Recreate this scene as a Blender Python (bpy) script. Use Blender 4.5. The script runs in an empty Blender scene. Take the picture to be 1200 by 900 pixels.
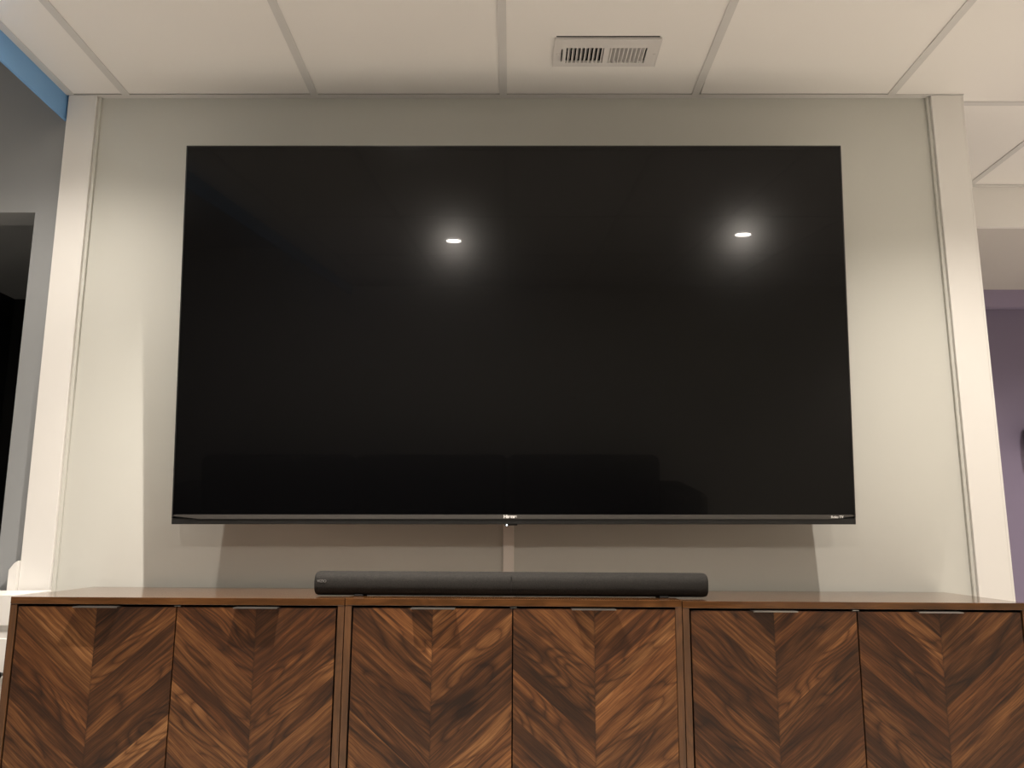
import bpy, bmesh, math, random
from mathutils import Vector, Matrix
random.seed(7)
S = bpy.context.scene
C = S.collection
Z0 = 0.935                      # height of the camera above the floor
H = 2.3204                      # suspended ceiling height
WY = 0.02                       # face of the wall behind the television
# ------------------------------------------------------------------ materials
def new_mat(name, color=(.8, .8, .8), rough=.6, metal=0.0, spec=.5):
    m = bpy.data.materials.new(name); m.use_nodes = True
    b = m.node_tree.nodes['Principled BSDF']
    b.inputs['Base Color'].default_value = (*color, 1)
    b.inputs['Roughness'].default_value = rough
    b.inputs['Metallic'].default_value = metal
    b.inputs['Specular IOR Level'].default_value = spec
    return m
def nd(m, t, **kw):
    n = m.node_tree.nodes.new(t)
    for k, v in kw.items(): setattr(n, k, v)
    return n
def math_n(m, op, a, b=None, c=None):
    n = nd(m, 'ShaderNodeMath', operation=op)
    for i, v in enumerate((a, b, c)):
        if v is None: continue
        if isinstance(v, (int, float)): n.inputs[i].default_value = v
        else: m.node_tree.links.new(v, n.inputs[i])
    return n.outputs[0]
def ramp(m, fac, stops, interp='LINEAR'):
    n = nd(m, 'ShaderNodeValToRGB'); n.color_ramp.interpolation = interp
    e = n.color_ramp.elements
    while len(e) < len(stops): e.new(.5)
    for el, (p, c) in zip(e, stops): el.position = p; el.color = (*c, 1)
    m.node_tree.links.new(fac, n.inputs[0])
    return n.outputs[0]
def mixc(m, fac, a, b, mode='MIX'):
    n = nd(m, 'ShaderNodeMix', data_type='RGBA', blend_type=mode)
    for i, v in ((0, fac), (6, a), (7, b)):
        if isinstance(v, (int, float)): n.inputs[i].default_value = v
        elif isinstance(v, tuple): n.inputs[i].default_value = (*v, 1)
        else: m.node_tree.links.new(v, n.inputs[i])
    return n.outputs[2]
def noise(m, vec, scale, detail=3, rough=.5, dist=0.0):
    n = nd(m, 'ShaderNodeTexNoise'); n.inputs['Scale'].default_value = scale
    n.inputs['Detail'].default_value = detail; n.inputs['Roughness'].default_value = rough
    n.inputs['Distortion'].default_value = dist
    if vec is not None: m.node_tree.links.new(vec, n.inputs['Vector'])
    return n.outputs['Fac']
def comb(m, x, y, z):
    n = nd(m, 'ShaderNodeCombineXYZ')
    for i, v in enumerate((x, y, z)):
        if isinstance(v, (int, float)): n.inputs[i].default_value = v
        else: m.node_tree.links.new(v, n.inputs[i])
    return n.outputs[0]
def objco(m):
    return nd(m, 'ShaderNodeTexCoord').outputs['Object']
def paint(name, color, rough=.6, bump=.05, scale=180, mottle=.04):
    """rolled wall paint: faint mottling and an orange-peel bump"""
    m = new_mat(name, color, rough, spec=.3); L = m.node_tree.links
    b = m.node_tree.nodes['Principled BSDF']; co = objco(m)
    f = noise(m, co, 2.3, 4)
    c = mixc(m, f, tuple(x * (1 - mottle) for x in color), tuple(min(1, x * (1 + mottle)) for x in color))
    L.new(c, b.inputs['Base Color'])
    bm_ = nd(m, 'ShaderNodeBump'); bm_.inputs['Strength'].default_value = bump; bm_.inputs['Distance'].default_value = .001
    L.new(noise(m, co, scale, 2), bm_.inputs['Height']); L.new(bm_.outputs[0], b.inputs['Normal'])
    return m
def wood_grain(m, t, p, rnd):
    """walnut colour from along-grain coordinate t, across coordinate p (metres) and a per-board random"""
    r50 = math_n(m, 'MULTIPLY', rnd, 53.7)
    warp = math_n(m, 'MULTIPLY', math_n(m, 'SUBTRACT', noise(m, comb(m, math_n(m, 'MULTIPLY', t, 6), math_n(m, 'MULTIPLY', p, 9), r50), 1, 2), .5), .020)
    p = math_n(m, 'ADD', p, warp)
    broad = noise(m, comb(m, math_n(m, 'MULTIPLY', t, 3.4), math_n(m, 'MULTIPLY', p, 26), r50), 1, 3, .55, .35)
    streak = noise(m, comb(m, math_n(m, 'MULTIPLY', t, 4.5), math_n(m, 'MULTIPLY', p, 125), r50), 1, 4, .7, .15)
    fine = noise(m, comb(m, math_n(m, 'MULTIPLY', t, 16), math_n(m, 'MULTIPLY', p, 430), r50), 1, 2, .6)
    field = noise(m, comb(m, math_n(m, 'MULTIPLY', t, 3.2), math_n(m, 'MULTIPLY', p, 13), math_n(m, 'ADD', r50, 9.1)), 1, 1, .4, .5)
    rings = math_n(m, 'ABSOLUTE', math_n(m, 'SINE', math_n(m, 'MULTIPLY', field, 34.0)))
    rings = math_n(m, 'POWER', rings, .5)
    figured = math_n(m, 'GREATER_THAN', math_n(m, 'FRACT', math_n(m, 'MULTIPLY', rnd, 7.77)), .45)
    rings = math_n(m, 'MULTIPLY', math_n(m, 'SUBTRACT', rings, .8), math_n(m, 'ADD', math_n(m, 'MULTIPLY', figured, .24), .05))
    knotf = noise(m, comb(m, math_n(m, 'MULTIPLY', t, 7), math_n(m, 'MULTIPLY', p, 16), math_n(m, 'ADD', r50, 31.3)), 1, 1, .4)
    v = math_n(m, 'ADD', math_n(m, 'MULTIPLY', broad, .62), math_n(m, 'MULTIPLY', streak, .95))
    v = math_n(m, 'ADD', v, math_n(m, 'MULTIPLY', fine, .38))
    v = math_n(m, 'ADD', v, rings)
    v = math_n(m, 'ADD', v, math_n(m, 'MULTIPLY', rnd, .31))
    v = math_n(m, 'SUBTRACT', v, .685)
    c = ramp(m, v, [(.12, (.018, .0072, .0031)), (.34, (.048, .0178, .0062)), (.50, (.094, .0365, .0120)), (.66, (.160, .068, .0230)), (.88, (.30, .146, .058))])
    dark = ramp(m, knotf, [(.70, (1, 1, 1)), (.82, (.38, .33, .30))])
    return mixc(m, 1.0, c, dark, 'MULTIPLY')
def walnut_straight(name, axis, rough=.42):
    m = new_mat(name, rough=rough, spec=.5); L = m.node_tree.links; b = m.node_tree.nodes['Principled BSDF']
    s = nd(m, 'ShaderNodeSeparateXYZ'); L.new(objco(m), s.inputs[0])
    t = s.outputs[axis]
    oth = [i for i in range(3) if i != axis]
    p = math_n(m, 'ADD', s.outputs[oth[0]], math_n(m, 'MULTIPLY', s.outputs[oth[1]], .83))
    oi = nd(m, 'ShaderNodeObjectInfo')
    rnd = math_n(m, 'FRACT', math_n(m, 'MULTIPLY', math_n(m, 'ADD', oi.outputs['Object Index'], 1.0), .3719))
    rnd = math_n(m, 'ADD', math_n(m, 'MULTIPLY', rnd, .25), .35)
    L.new(mixc(m, .55, wood_grain(m, t, math_n(m, 'MULTIPLY', p, .6), rnd), (.098, .045, .0175)), b.inputs['Base Color'])
    return m
def walnut_chevron(name):
    """boards mirrored about the door's centre line, running down to a V"""
    m = new_mat(name, rough=.40, spec=.35); L = m.node_tree.links; b = m.node_tree.nodes['Principled BSDF']
    s = nd(m, 'ShaderNodeSeparateXYZ'); L.new(objco(m), s.inputs[0])
    k = .86; nrm = math.sqrt(1 + k * k)
    au = math_n(m, 'ABSOLUTE', s.outputs[0]); side = math_n(m, 'GREATER_THAN', s.outputs[0], 0.0)
    v = s.outputs[2]
    oi = nd(m, 'ShaderNodeObjectInfo').outputs['Object Index']
    p = math_n(m, 'DIVIDE', math_n(m, 'SUBTRACT', v, math_n(m, 'MULTIPLY', au, k)), nrm)
    t = math_n(m, 'DIVIDE', math_n(m, 'ADD', au, math_n(m, 'MULTIPLY', v, k)), nrm)
    w = math_n(m, 'ADD', p, math_n(m, 'ADD', math_n(m, 'MULTIPLY', side, 7.31), math_n(m, 'MULTIPLY', oi, 3.17)))
    vo = nd(m, 'ShaderNodeTexVoronoi', voronoi_dimensions='1D', feature='F1')
    vo.inputs['Scale'].default_value = 25.0; vo.inputs['Randomness'].default_value = .62
    L.new(w, vo.inputs['W'])
    sc = nd(m, 'ShaderNodeSeparateColor'); L.new(vo.outputs['Color'], sc.inputs[0])
    ve = nd(m, 'ShaderNodeTexVoronoi', voronoi_dimensions='1D', feature='DISTANCE_TO_EDGE')
    ve.inputs['Scale'].default_value = 25.0; ve.inputs['Randomness'].default_value = .62
    L.new(w, ve.inputs['W'])
    col = wood_grain(m, t, p, sc.outputs[0])
    tint = ramp(m, sc.outputs[1], [(0, (.80, .76, .74)), (.5, (1, 1, 1)), (1, (1.12, 1.04, .98))])
    col = mixc(m, 1.0, col, tint, 'MULTIPLY')
    edge = ramp(m, ve.outputs['Distance'], [(.0, (.62, .60, .58)), (.03, (1, 1, 1))])
    col = mixc(m, 1.0, col, edge, 'MULTIPLY')
    seam = ramp(m, au, [(.0, (.7, .7, .7)), (.0012, (1, 1, 1))])
    col = mixc(m, 1.0, col, seam, 'MULTIPLY')
    L.new(col, b.inputs['Base Color'])
    return m

M = {}
M['wall'] = paint('sage_grey_wall_paint', (.61, .61, .568), .55, .04, 160, .02)
M['grey'] = paint('blue_grey_wall_paint', (.30, .312, .322), .55)
M['blue'] = paint('blue_bulkhead_paint', (.22, .45, .80), .55)
M['purple'] = paint('purple_wall_paint', (.205, .172, .255), .6)
M['lilac'] = paint('pale_purple_paint', (.32, .27, .39), .6)
M['white'] = paint('white_trim_paint', (.80, .785, .76), .42, .03, 90, .01)
M['tile'] = paint('ceiling_tile_face', (.90, .88, .86), .85, .05, 320, .012)
M['tee'] = paint('ceiling_tee_metal', (.70, .69, .68), .5, .0, 90, .005)
M['vent'] = paint('vent_enamel', (.74, .72, .71), .4, .0, 90, .005)
M['ceilgrey'] = paint('grey_soffit_paint', (.66, .63, .60), .7)
M['dark'] = new_mat('dark_cavity', (.006, .006, .006), .9)
M['gap'] = new_mat('cabinet_inner_black', (.007, .005, .004), .8)
M['top'] = walnut_straight('walnut_top_grain', 0, .11)
M['side'] = walnut_straight('walnut_side_grain', 2)
M['chev'] = walnut_chevron('walnut_chevron_veneer')
M['metal'] = new_mat('brushed_handle_metal', (.46, .45, .44), .3, 1.0)
M['blackmetal'] = new_mat('black_steel', (.02, .02, .02), .45, .6)
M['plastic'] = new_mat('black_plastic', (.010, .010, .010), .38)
M['bezel'] = new_mat('satin_grey_bezel', (.085, .08, .075), .38, .4)
M['logo'] = new_mat('silver_white_lettering', (.85, .84, .82), .4)
M['ink'] = new_mat('grey_lettering', (.20, .195, .19), .5)
M['raceway'] = paint('raceway_plastic', (.84, .80, .75), .45, .0, 90, .01)
M['floor'] = paint('carpet_beige', (.69, .66, .61), .95, .5, 400, .12)
M['back'] = paint('beige_back_wall_paint', (.80, .78, .73), .7)
M['sofa'] = paint('charcoal_sofa_fabric', (.012, .012, .014), .9, .4, 600, .2)
M['screen'] = new_mat('tv_screen', (.0016, .0016, .0019), .42, 0, .21)
b = M['screen'].node_tree.nodes['Principled BSDF']
b.inputs['Coat Weight'].default_value = .25; b.inputs['Coat Roughness'].default_value = .02; b.inputs['Coat IOR'].default_value = 1.45
b.inputs['Roughness'].default_value = .165
m = M['fabric'] = new_mat('speaker_cloth', (.02, .02, .02), .85, 0, .3); L = m.node_tree.links
co = objco(m); b = m.node_tree.nodes['Principled BSDF']
L.new(ramp(m, noise(m, co, 260, 3, .7), [(.3, (.008, .0075, .007)), (.72, (.026, .0235, .021))]), b.inputs['Base Color'])
bp = nd(m, 'ShaderNodeBump'); bp.inputs['Strength'].default_value = .5; bp.inputs['Distance'].default_value = .001
L.new(noise(m, co, 500, 2), bp.inputs['Height']); L.new(bp.outputs[0], b.inputs['Normal'])
def emis(name, col, s):
    m = new_mat(name, (.8, .8, .8), .5); b = m.node_tree.nodes['Principled BSDF']
    b.inputs['Emission Color'].default_value = (*col, 1); b.inputs['Emission Strength'].default_value = s
    return m
WARM = (1.0, .905, .80)
M['lens'] = emis('downlight_lens', (1, .92, .80), 60.0)
M['led'] = emis('standby_led', (.75, .9, 1.0), 6.0)

# ------------------------------------------------------------------ mesh helpers
def box(bm, x0, x1, y0, y1, z0, z1, bev=0.0, seg=2):
    vs = [bm.verts.new((x, y, z)) for x in (x0, x1) for y in (y0, y1) for z in (z0, z1)]
    F = [(0, 1, 3, 2), (4, 6, 7, 5), (0, 4, 5, 1), (2, 3, 7, 6), (0, 2, 6, 4), (1, 5, 7, 3)]
    fs = [bm.faces.new([vs[i] for i in f]) for f in F]
    if bev > 0:
        es = list({e for f in fs for e in f.edges})
        bmesh.ops.bevel(bm, geom=es, offset=bev, segments=seg, affect='EDGES', profile=.5)
    return bm
def obj(name, bm, mat, parent=None, smooth=False):
    bmesh.ops.recalc_face_normals(bm, faces=bm.faces[:])
    me = bpy.data.meshes.new(name); bm.to_mesh(me); bm.free()
    for mm in (mat if isinstance(mat, list) else [mat]): me.materials.append(mm)
    if smooth:
        for p in me.polygons: p.use_smooth = True
    o = bpy.data.objects.new(name, me); C.objects.link(o)
    if parent: o.parent = parent
    return o
def bx(*a, **k):
    return box(bmesh.new(), *a, **k)
def boxes(lst, bev=0.0):
    bm = bmesh.new()
    for a in lst:
        t = bmesh.new(); box(t, *a, bev=bev); me = bpy.data.meshes.new('t'); t.to_mesh(me); t.free(); bm.from_mesh(me); bpy.data.meshes.remove(me)
    return bm
def struct(name, bm, mat, parent=None, **k):
    o = obj(name, bm, mat, parent, **k)
    if parent is None: o['kind'] = 'structure'
    return o
def thing(name, label, cat, loc=(0, 0, 0), rot=(0, 0, 0), group=None):
    o = bpy.data.objects.new(name, None); C.objects.link(o)
    o.location = loc; o.rotation_euler = rot; o.empty_display_size = .1
    o['label'] = label; o['category'] = cat
    if group: o['group'] = group
    return o
def tag(o, label, cat, group=None):
    o['label'] = label; o['category'] = cat
    if group: o['group'] = group
    return o
def lathe(bm, prof, n=40, axis='Z', off=(0, 0, 0)):
    rings = []
    for r, h in prof:
        ring = []
        for i in range(n):
            a = 2 * math.pi * i / n
            p = {'Z': (r * math.cos(a), r * math.sin(a), h), 'Y': (r * math.cos(a), h, r * math.sin(a))}[axis]
            ring.append(bm.verts.new(Vector(p) + Vector(off)))
        rings.append(ring)
    for A, B in zip(rings, rings[1:]):
        for i in range(n): bm.faces.new((A[i], A[(i + 1) % n], B[(i + 1) % n], B[i]))
    bm.faces.new(rings[0]); bm.faces.new(rings[-1])
    return bm
def prism(bm, pts, axis, a, b_):
    """extrude a 2D outline along an axis"""
    def P(u, v, w): return {'X': (w, u, v), 'Y': (u, w, v), 'Z': (u, v, w)}[axis]
    A = [bm.verts.new(P(u, v, a)) for u, v in pts]; B = [bm.verts.new(P(u, v, b_)) for u, v in pts]
    n = len(pts)
    bm.faces.new(A); bm.faces.new(B[::-1])
    for i in range(n): bm.faces.new((A[i], A[(i + 1) % n], B[(i + 1) % n], B[i]))
    return bm
def lettering(name, text, size, mat, parent, loc, rot=(math.pi / 2, 0, 0), ext=.0004, space=1.0, bold=0.0):
    cu = bpy.data.curves.new(name, 'FONT'); cu.body = text; cu.size = size; cu.extrude = ext; cu.offset = bold
    cu.align_x = 'CENTER'; cu.align_y = 'CENTER'; cu.space_character = space
    t = bpy.data.objects.new(name + '_t', cu); C.objects.link(t)
    dg = bpy.context.evaluated_depsgraph_get(); dg.update()
    me = bpy.data.meshes.new_from_object(t.evaluated_get(dg)); me.name = name
    bpy.data.objects.remove(t)
    me.materials.clear(); me.materials.append(mat)
    o = bpy.data.objects.new(name, me); C.objects.link(o); o.parent = parent
    o.location = loc; o.rotation_euler = rot
    return o

# ------------------------------------------------------------------ the setting
XL, XR, YB, YF = -3.0, 3.6, -5.2, 2.2      # extents of the basement
struct('floor', bx(XL, XR, YB, YF, -.1, 0), M['floor'])
struct('wall_television', bx(-1.40, 1.455, WY, WY + .12, 0, H + .3), M['wall'])
# wall with the dark doorway on the far left, flush with the television wall
struct('wall_left_front', boxes([(-1.475, -1.40, WY, WY + .11, 0, 2.7), (-2.36, -1.475, WY, WY + .11, 1.933, 2.7), (XL, -2.36, WY, WY + .11, 0, 2.7)]), M['grey'])
struct('wall_closet', boxes([(-2.6, -2.36, WY + .11, 1.4, 0, 2.2), (-1.475, -1.44, WY + .13, 1.4, 0, 2.2), (-2.6, -1.44, 1.4, 1.5, 0, 2.2)]), M['plastic'])  # near-black walls: the darkness of the unlit closet is put into their colour
struct('ceiling_closet', bx(-2.6, -1.40, WY + .12, 1.5, 2.05, 2.10), M['grey'])
struct('wall_left', bx(XL - .1, XL, YB, YF, 0, 2.75), M['grey'])
struct('wall_back', bx(XL - .1, XR + .1, YB - .1, YB, 0, 2.75), M['back'])
struct('wall_right', bx(XR, XR + .1, YB, YF, 0, 2.75), M['back'])
struct('ceiling_left', bx(XL, -1.412, YB, WY, 2.66, 2.72), M['ceilgrey'])
struct('trim_bulkhead', bx(-1.412, -1.403, YB, WY, Z0 + 1.306, 2.66), M['blue'])
# the part beyond the partition on the right
struct('wall_far_right', bx(1.0, XR, 1.62, 1.72, 0, 2.7), M['purple'])
struct('trim_purple_header', bx(1.0, XR, 1.575, 1.62, Z0 + 1.126, Z0 + 1.215), M['lilac'])
struct('trim_soffit_face', bx(1.30, XR, .715, .73, Z0 + 1.215, H + .2), M['tile'])
struct('ceiling_soffit', bx(1.30, XR, .7302, 1.62, Z0 + 1.215, Z0 + 1.235), M['ceilgrey'])

# suspended ceiling: tiles on a grid of tees
XT = [-1.2127, -.6121, -.0085, .6044, 1.2289, 1.855, 2.465, 3.075]
YT = [.055, -1.165, -2.385, -3.605, -4.825]
tl = bmesh.new()
xs = [-1.39] + XT + [XR - .005]; ys = [.705] + YT + [YB + .005]
VX0, VX1, VY0, VY1 = .145, .440, -.3165, -.180          # opening for the register
for i in range(len(xs) - 1):
    for j in range(len(ys) - 1):
        x0, x1, y1, y0 = xs[i] + .004, xs[i + 1] - .004, ys[j] - .004, ys[j + 1] + .004
        if x1 < 1.46 and y1 > .06: continue
        cells = [(x0, x1, y0, y1)]
        if i < 5 and j == 1: cells = [(x0, x1, y0, -.004)]
        if x0 < VX0 < x1 and y0 < VY0 < y1:
            yt = -.004
            cells = [(x0, VX0, y0, yt), (VX1, x1, y0, yt), (VX0, VX1, y0, VY0), (VX0, VX1, VY1, yt)]
        for a in cells:
            t = bmesh.new(); box(t, a[0], a[1], a[2], a[3], H + .003, H + .016)
            if i == 4 and j == 1:                      # worn corner leaves a dark slit beside its tee
                t.clear(); prism(t, [(x0, y0), (x1, y0), (x1, -.004), (x0 + .0125, -.004), (x0 + .0076, -.13), (x0, -.14)], 'Z', H + .003, H + .016)
            me = bpy.data.meshes.new('t'); t.to_mesh(me); t.free(); tl.from_mesh(me); bpy.data.meshes.remove(me)
struct('ceiling', tl, M['tile'])
tees = bmesh.new()
def tee(x0, x1, y0, y1):
    t = boxes([(x0, x1, y0, y1, H, H + .0022)]); me = bpy.data.meshes.new('t'); t.to_mesh(me); t.free(); tees.from_mesh(me); bpy.data.meshes.remove(me)
for x in XT:
    tee(x - .012, x + .012, YB, 0.0 if x < 1.46 else .693)
for y in YT:
    tee(1.456 if y > 0 else -1.38, XR, y - .012, y + .012)
tee(-1.403, -1.379, YB, 0); tee(-1.379, 1.46, -.002, WY); tee(1.456, XR, .693, .715)
struct('trim_ceiling_grid', tees, M['tee'])
struct('ceiling_deck', bx(-1.403, XR, YB, 1.7, H + .30, H + .34), M['dark'])
# white boards casing both ends of the television wall
def casing(name, x0, x1):
    return struct(name, bx(x0, x1, -.0005, WY, 0, H - .0005, bev=.0018), M['white'])
casing('trim_left_casing', -1.3965, -1.3055); casing('trim_right_casing', 1.3555, 1.4520)
struct('trim_right_end', bx(1.452, 1.458, .0, WY + .12, 0, H - .001), M['white'])
struct('trim_left_stop', bx(-1.3055, -1.2955, .009, WY, 0, H - .001, bev=.002), M['wall'])
struct('trim_right_stop', bx(1.3455, 1.3555, .009, WY, 0, H - .001, bev=.002), M['wall'])
# end of a moulding with a chamfered shoulder against the outer edge of the left casing
e_ = bmesh.new(); prism(e_, [(-1.421, .70), (-1.421, .840), (-1.408, .858), (-1.397, .866), (-1.397, .70)], 'Y', -.012, .019)
struct('trim_moulding_end', e_, M['white'])

# ------------------------------------------------------------------ ceiling lights (recessed, shallow)
def downlight(x, y, label, power, z=H, beam=138, group='recessed ceiling lights'):
    r = thing('ceiling_light', label, 'ceiling light', (x, y, z), group=group)
    ring = bmesh.new(); lathe(ring, [(.046, -.001), (.049, -.006), (.058, -.006), (.062, -.0035), (.063, 0.0022), (.046, 0.0022)], 48)
    obj('trim_ring', ring, M['vent'], r, True)
    lens = bmesh.new(); lathe(lens, [(.0455, -.0045), (.0455, .001)], 48)
    obj('lens', lens, M['lens'], r)
    if beam is None:                                   # wide flat diffuser
        lt = bpy.data.lights.new('lamp', 'AREA'); lt.shape = 'DISK'; lt.size = .088; lt.energy = power * .27; drop = -.0055
    else:
        lt = bpy.data.lights.new('lamp', 'SPOT'); lt.energy = power; lt.spot_size = math.radians(beam); lt.spot_blend = 1.0 if beam < 160 else .5
        lt.shadow_soft_size = .012; drop = -.018
    lt.color = WARM
    lo = bpy.data.objects.new('lamp', lt); C.objects.link(lo); lo.parent = r; lo.location = (0, 0, drop)
    return r
P1 = 95.0
downlight(-.36, -.78, 'round recessed light in ceiling nearest the middle of the television', P1 * 3.2, beam=120)
downlight(1.37, -.78, 'round recessed light in ceiling before the right end of the television wall', P1 * 1.1, beam=126)
downlight(-1.30, -.60, 'round recessed light in the narrow ceiling strip at the left edge', P1 * .56, beam=140)
downlight(-.35, -3.05, 'round recessed light over the sofa, mirrored left of screen centre', P1 * .66, beam=None)
downlight(1.42, -2.85, 'round recessed light behind the viewer, mirrored at right of screen', P1 * .66, beam=None)
downlight(2.65, .30, 'added unseen fill light in the ceiling of the purple side of room', P1 * 2.3)  # unseen lamp added to brighten the purple wall and soffit
downlight(3.05, -1.6, 'added unseen fill light in the ceiling near the right wall', P1 * 1.2, beam=105)  # added out of view to raise ambient light on the right side
downlight(3.2, -4.6, 'added unseen fill light in the ceiling in the far right corner', P1 * .6, beam=105)  # added behind the viewer, clear of the mirrored area, for more bounce
downlight(-2.62, -.42, 'added unseen fill light in the high ceiling left of the blue bulkhead, nearest the doorway', P1 * .12, 2.66, beam=165)  # low-power lamp added to fill the shaded wall by the doorway
downlight(-2.25, -3.0, 'added unseen fill light in the high ceiling left of the blue bulkhead, farther from the doorway', P1 * 1.2, 2.66, beam=105)  # extra lamp added for ambient light in the left space

# ------------------------------------------------------------------ ceiling register
v = thing('ceiling_vent', 'white louvred metal register set in ceiling tile above the television', 'vent', (.2925, -.2425, H))
hx, hy = .1515, .0685
b0x = (-.1515 + .303 * .117, -.1515 + .303 * .478); b1x = (-.1515 + .303 * .529, -.1515 + .303 * .885)
ya, yb = -.028, .049
zt, zb = .0028, -.0055
fr = boxes([(-hx, b0x[0] - .014, -hy, hy, zb, zt), (b0x[0] - .010, b0x[0], -hy, hy, zb, zt), (b0x[0] - .014, b0x[0] - .010, -hy, ya + .006, zb, zt), (b0x[0] - .014, b0x[0] - .010, yb - .010, hy, zb, zt),
            (b0x[0], hx, -hy, ya, zb, zt), (b0x[0], hx, yb, hy, zb, zt), (b0x[1], b1x[0], ya, yb, zb, zt), (b1x[1], hx, ya, yb, zb, zt)])
obj('frame', fr, M['vent'], v)
lip = boxes([(-hx, hx, -hy - .0015, -hy + .002, zb - .0012, zb + .001), (-hx - .0012, -hx + .0015, -hy, hy, zb - .0010, zb + .001), (hx - .0015, hx + .0012, -hy, hy, zb - .001, zb + .001)])
obj('rolled_edge', lip, M['vent'], v)
sl = bmesh.new()
for (xa, xb), lean in ((b0x, .0075), (b1x, -.0108)):
    n = 9; p = (xb - xa) / n
    for i in range(n):
        s_ = bmesh.new(); cx = xa + p * (i + .5) if lean > 0 else xa + p * (i + .5)
        prism(s_, [(cx - .0014, -.0052), (cx + .0014, -.0052), (cx + .0014 + lean, .010), (cx - .0014 + lean, .010)], 'Y', ya - .001, yb + .001)
        obj('slat', s_, M['vent'], v)
obj('damper_lever', bx(b0x[0] - .0135, b0x[0] - .0118, ya + .010, yb - .014, -.0100, -.001), M['blackmetal'], v)
dk = boxes([(-hx + .008, hx - .008, -.060, .060, .150, .155), (-hx + .005, -hx + .008, -.060, .060, .0028, .155), (hx - .008, hx - .005, -.060, .060, .0028, .155), (-hx + .005, hx - .005, -.0622, -.060, .0028, .155), (-hx + .005, hx - .005, .060, .0622, .0028, .155)])
obj('duct_boot', dk, M['dark'], v)
for sx in (-1, 1):
    s_ = bmesh.new(); lathe(s_, [(.0032, -.0070), (.0036, -.0055), (.0036, -.004)], 16, off=(sx * (hx - .011), .005, 0)); obj('screw', s_, M['vent'], v)

# ------------------------------------------------------------------ television
TVX, TVW = 0.0241, 1.8948
TVH = 1.0817
tilt = math.radians(4.61)
tv = thing('television', 'very large black flat television mounted on the grey wall, switched off', 'television', (TVX, -0.1146, Z0 + 0.0350), (tilt, 0, 0))
hw = TVW / 2
# local frame: x right, y into the wall, z up along the screen, front plane y = 0
PB = .0245
obj('screen', bx(-hw + .003, hw - .003, .0005, .010, PB, TVH - .003), M['screen'], tv)
fr = boxes([(-hw, -hw + .003, -.0008, .026, .014, TVH), (hw - .003, hw, -.0008, .026, .014, TVH), (-hw + .003, hw - .003, -.0008, .026, TVH - .003, TVH), (-hw + .003, hw - .003, .010, .026, .004, TVH - .003)])
obj('bezel', fr, M['plastic'], tv)
lipb = bmesh.new(); box(lipb, -hw, hw, -.0010, .026, -.0025, .014, bev=.0012)
obj('lower_lip', lipb, M['plastic'], tv)
st = bmesh.new(); prism(st, [(-hw + .010, .0240), (-hw + .002, .0205), (-hw + .075, .0125), (hw - .075, .0125), (hw - .002, .0205), (hw - .010, .0240)], 'Y', -.0035, .006)
strip = obj('chin_strip', st, M['bezel'], tv); strip['label'] = 'satin grey strip along bottom edge of screen'
back = bmesh.new()
prism(back, [(.026, .03), (.026, TVH - .03), (.034, TVH - .06), (.052, TVH * .62), (.052, .10), (.046, .05)], 'X', -hw + .12, hw - .12)
obj('rear_housing', back, M['plastic'], tv)
lettering('maker_logo', 'Hisense', .0125, M['logo'], tv, (-.0095, -.0036, .0188), space=.92, bold=.00035)
lettering('badge', 'Roku TV', .0095, M['logo'], tv, (.895, -.0036, .0178), bold=.0002)
ir = bx(-.0255, .0105, .001, .016, -.0058, -.002, bev=.001)
sn = obj('sensor_pod', ir, M['plastic'], tv)
ld = bmesh.new(); bmesh.ops.create_uvsphere(ld, u_segments=16, v_segments=10, radius=.0020, matrix=Matrix.Translation((-.0187, -.0012, -.0045))); led = obj('standby_light', ld, M['led'], sn, True)
led['label'] = 'tiny glowing white standby light'
for a_ in (-.30, .26): obj('mount_rail', bx(a_, a_ + .04, .052, .085, .28, .72), M['blackmetal'], tv)
wp = bmesh.new(); prism(wp, [(.080, .36), (.0985, .36), (.0985, .62), (.080, .62)], 'X', -.34, .34)
obj('wall_plate', wp, M['blackmetal'], tv)

# cable raceway under the television
rw = bmesh.new(); box(rw, -.0065, .0255, .009, WY, .0, Z0 + .30, bev=.002)
tag(obj('cable_raceway', rw, M['raceway']), 'pale vertical cable cover on wall between television and soundbar', 'cable cover')

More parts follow.
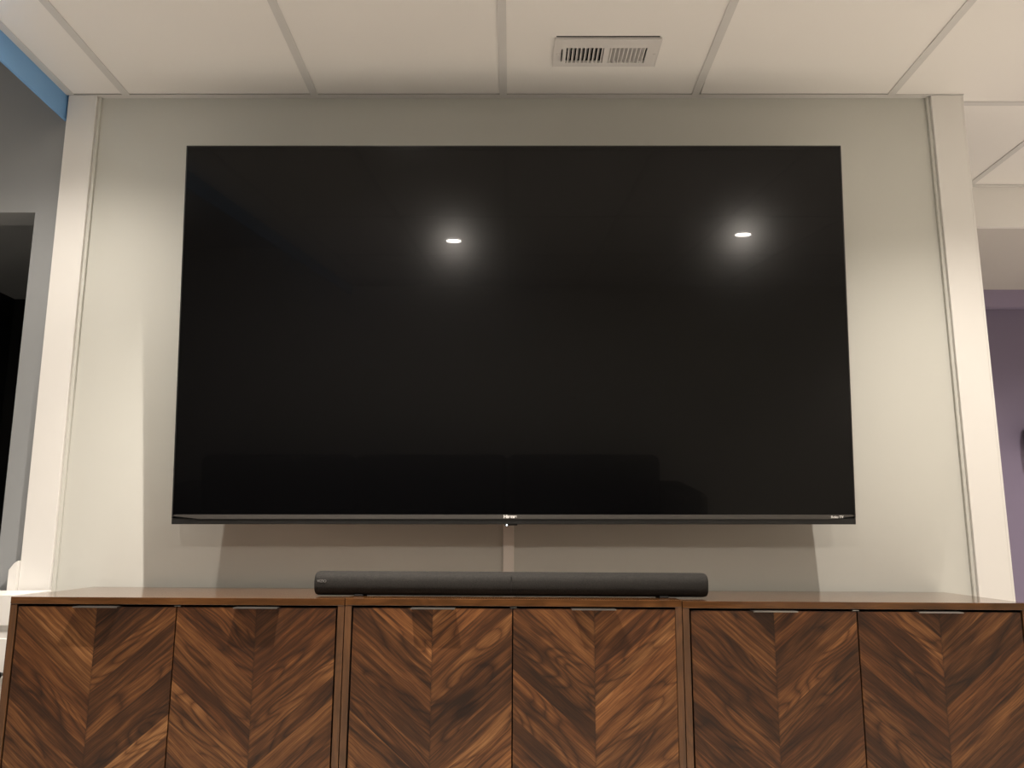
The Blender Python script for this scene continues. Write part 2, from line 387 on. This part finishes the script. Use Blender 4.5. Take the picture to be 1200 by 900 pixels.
# ------------------------------------------------------------------ cabinets
SLOPE = .0054
def cabinet(x0, x1, ztop, doors, label, seed):
    w = x1 - x0; yf = -.400; D = .402; zt = ztop; zb = .12
    r = thing('cabinet', label, 'cabinet', (x0 - .0043, 0, -x0 * SLOPE), (0, SLOPE, 0), 'walnut chevron cabinets in a row under the television')
    e = .0008
    T = .0165
    o = obj('top', bx(e, w - e, yf, yf + D, zt - T, zt, bev=.0010), M['top'], r); o.pass_index = seed
    for k, (a, b_) in enumerate(((e, .0165), (w - .0165, w - e))):
        o = obj('side_panel', bx(a, b_, yf + .001, yf + D, zb, zt - T - .0002, bev=.0008), M['side'], r); o.pass_index = seed + k
    o = obj('bottom', bx(.0165, w - .0165, yf + .001, yf + D, zb, zb + .0165), M['top'], r); o.pass_index = seed + 3
    obj('back_panel', bx(.0165, w - .0165, yf + D - .006, yf + D - .001, zb + .0165, zt - T), M['gap'], r)
    obj('divider', bx(w / 2 - .008, w / 2 + .008, yf + .025, yf + D - .006, zb + .0165, zt - T), M['gap'], r)
    obj('inner_shelf', boxes([(.0165, w / 2 - .008, yf + .04, yf + D - .006, .44, .455), (w / 2 + .008, w - .0165, yf + .04, yf + D - .006, .44, .455)]), M['gap'], r)
    obj('inner_liner', boxes([(.0165, .0168, yf + .008, yf + D - .006, zb + .0165, zt - T), (w - .0168, w - .0165, yf + .008, yf + D - .006, zb + .0165, zt - T), (.0165, w - .0165, yf + .012, yf + D - .006, zt - T - .0006, zt - T - .0001)]), M['gap'], r)
    for k, (a, b_) in enumerate(doors):
        a -= x0; b_ -= x0
        cx = (a + b_) / 2; z1 = zt - T - .0055; z0 = zb + .0195
        d = obj('door', bx(a - cx, b_ - cx, 0, .018, z0 - z1, 0, bev=.0007), M['chev'], r)
        d.location = (cx, yf + .0022, z1); d.pass_index = seed * 2 + k + 5
        # folded metal tab pull over the top edge
        h = bmesh.new(); prism(h, [(-.0215, -.0012), (-.0215, .0016), (.016, .0016), (.016, .0004), (-.0200, .0004), (-.0200, -.0012)], 'X', -.0525, .0525)
        hh = obj('handle', h, M['metal'], d); hh.location = (handle_x[(seed, k)] - (x0 + cx), 0, .0002)
        hh['label'] = 'thin metal edge pull'
    # little catch plate between the doors
    obj('door_catch', bx(w / 2 - .008, w / 2 + .008, yf + .0015, yf + .014, zt - T - .0042, zt - T - .0022), M['metal'], r)
    for lx in (.05, w - .05):
        for ly in (yf + .05, yf + D - .05):
            lg = bmesh.new(); zf = (x0 + lx) * SLOPE; lathe(lg, [(.012, zf), (.013, zf + .004), (.020, zb - .004), (.021, zb)], 20, off=(lx, ly, 0))
            obj('leg', lg, M['blackmetal'], r, True)
    return r
handle_x = {(1, 0): -.9685, (1, 1): -.588, (2, 0): -.1675, (2, 1): .2145, (3, 0): .6445, (3, 1): 1.0355}
cabinet(-1.181, -.380, Z0 - .1492, [(-1.1605, -.7835), (-.7805, -.4005)], 'left walnut cabinet with two chevron doors, beside the white side table', 1)
cabinet(-.3797, .4268, Z0 - .1482, [(-.3592, .0205), (.0235, .4095)], 'middle walnut cabinet with two chevron doors, directly under the soundbar', 2)
cabinet(.4271, 1.2555, Z0 - .1502, [(.4475, .8425), (.8455, 1.2350)], 'right walnut cabinet with two chevron doors, nearest the purple wall', 3)

# ------------------------------------------------------------------ soundbar
SBX0, SBX1 = -.4690, .5050
sbl = (SBX1 - SBX0)
sb = thing('soundbar', 'long black cloth-covered soundbar lying on top of the cabinets', 'soundbar', ((SBX0 + SBX1) / 2, -.345, Z0 - .1480), (0, SLOPE, 0))
prof = []
hgt, dep = .0585, .078
cz_ = .0012 + hgt / 2
for i in range(48):
    a = 2 * math.pi * i / 48
    n_ = 2.7
    c_, s_ = math.cos(a), math.sin(a)
    prof.append((dep / 2 + dep / 2 * math.copysign(abs(c_) ** (2 / n_), c_), cz_ + hgt / 2 * math.copysign(abs(s_) ** (2 / n_), s_)))
bm = bmesh.new(); rings = []
cy_ = dep / 2
for x, sc_ in [(-sbl / 2, .86), (-sbl / 2 + .0015, .93), (-sbl / 2 + .005, .98), (-sbl / 2 + .011, 1)] + [(-sbl / 2 + .011 + (sbl - .022) * i / 40, 1) for i in range(1, 40)] + [(sbl / 2 - .011, 1), (sbl / 2 - .005, .98), (sbl / 2 - .0015, .93), (sbl / 2, .86)]:
    rings.append([bm.verts.new((x, cy_ + (y - cy_) * sc_, cz_ + (z - cz_) * sc_)) for y, z in prof])
for A, B in zip(rings, rings[1:]):
    for i in range(48): bm.faces.new((A[i], A[(i + 1) % 48], B[(i + 1) % 48], B[i]))
bm.faces.new(rings[0]); bm.faces.new(rings[-1])
obj('cloth_body', bm, M['fabric'], sb, True)
for fx in (-sbl / 2 + .11, sbl / 2 - .11):
    f = bmesh.new(); box(f, fx - .011, fx + .011, .004, .070, 0, .0045, bev=.001); obj('foot', f, M['plastic'], sb)
lettering('maker_logo', 'VIZIO', .0088, M['ink'], sb, (-sbl / 2 + .0195, -.0007, .0365), rot=(math.radians(87), 0, 0), bold=.0)
obj('seam', bx(-.0005, .0005, -.0004, .03, .012, .050), M['plastic'], sb)

# ------------------------------------------------------------------ white side table on the left
st_ = thing('side_table', 'white wooden side table with black knob left of the cabinets', 'side table', (-1.29, -.20, 0))
W_ = .62; ztop = Z0 - .1520
obj('top', bx(-W_, 0, 0, .185, ztop - .079, ztop, bev=.002), M['white'], st_)
obj('carcass', boxes([(-W_ + .005, -W_ + .03, .012, .18, .0, ztop - .079), (-.03, -.012, .012, .18, 0, ztop - .079), (-W_ + .03, -.03, .160, .18, .0, ztop - .079), (-W_ + .03, -.03, .012, .18, .08, .10)]), M['white'], st_)
dr = obj('drawer', bx(-W_ + .012, -.004, .004, .15, ztop - .212, ztop - .111, bev=.002), M['white'], st_)
k_ = bmesh.new(); lathe(k_, [(.004, .004), (.004, -.010), (.010, -.013), (.0125, -.019), (.010, -.026), (.003, -.028)], 24, 'Y', (-.012, 0, ztop - .200)); obj('knob', k_, M['plastic'], dr, True)
obj('apron', bx(-W_ + .012, -.004, .007, .02, ztop - .111, ztop - .079), M['white'], st_)

# ------------------------------------------------------------------ dark screen on the purple wall
ms = thing('wall_speaker', 'small black speaker mounted on the purple wall at right edge', 'speaker', (2.578, 1.62, Z0 + .470))
bm = bmesh.new(); box(bm, -.062, .12, -.14, -.02, -.062, .062, bev=.012, seg=3); obj('body', bm, M['plastic'], ms, True)
obj('bracket', bx(.0, .05, -.02, 0, -.02, .02), M['blackmetal'], ms)

# ------------------------------------------------------------------ sofa behind the viewer (mirrored in the screen)
sf = thing('sofa', 'long dark sofa facing the television, seen mirrored low in the screen', 'sofa', (-.62, -4.15, 0))
bm = bmesh.new(); box(bm, -1.80, 1.80, -.40, .48, .10, .30, bev=.03, seg=3); obj('base', bm, M['sofa'], sf)
for x in (-1.2, 0, 1.2):
    bm = bmesh.new(); box(bm, x - .595, x + .595, -.20, .50, .30, .46, bev=.05, seg=4); obj('seat_cushion', bm, M['sofa'], sf, True)
    bm = bmesh.new(); box(bm, x - .595, x + .595, -.36, -.16, .44, .88, bev=.06, seg=4); obj('back_cushion', bm, M['sofa'], sf, True)
bm = bmesh.new(); box(bm, -1.80, 1.80, -.48, -.36, .10, .84, bev=.04, seg=3); obj('backrest', bm, M['sofa'], sf)
for s in (-1, 1):
    bm = bmesh.new(); box(bm, s * 1.91 - .11, s * 1.91 + .11, -.46, .48, .10, .66, bev=.05, seg=4); obj('armrest', bm, M['sofa'], sf, True)
for x in (-1.85, 1.85):
    for y in (-.38, .40):
        lg = bmesh.new(); lathe(lg, [(.018, 0), (.026, .11)], 16, off=(x, y, 0)); obj('leg', lg, M['blackmetal'], sf)

# ------------------------------------------------------------------ camera, world, view
F_PX, pitch, yaw, roll = 980.0, .1801, -.0008, .0003
cam = bpy.data.cameras.new('camera'); co_ = bpy.data.objects.new('camera', cam); C.objects.link(co_)
cam.sensor_fit = 'HORIZONTAL'; cam.sensor_width = 36; cam.lens = F_PX / 1200 * 36; cam.clip_start = .02
f = Vector((math.sin(yaw) * math.cos(pitch), math.cos(yaw) * math.cos(pitch), math.sin(pitch)))
rt = Vector((math.cos(yaw), -math.sin(yaw), 0)); up = rt.cross(f)
r2 = math.cos(roll) * rt + math.sin(roll) * up; u2 = -math.sin(roll) * rt + math.cos(roll) * up
co_.matrix_world = Matrix(((r2.x, u2.x, -f.x, .0215), (r2.y, u2.y, -f.y, -2.4614), (r2.z, u2.z, -f.z, Z0), (0, 0, 0, 1)))
S.camera = co_
w = bpy.data.worlds.new('world'); S.world = w; w.use_nodes = True
w.node_tree.nodes['Background'].inputs[0].default_value = (.9, .85, .8, 1); w.node_tree.nodes['Background'].inputs[1].default_value = .02
S.view_settings.view_transform = 'Standard'; S.view_settings.look = 'None'; S.view_settings.gamma = 1.0; S.view_settings.use_curve_mapping = False
S.view_settings.exposure = -.25
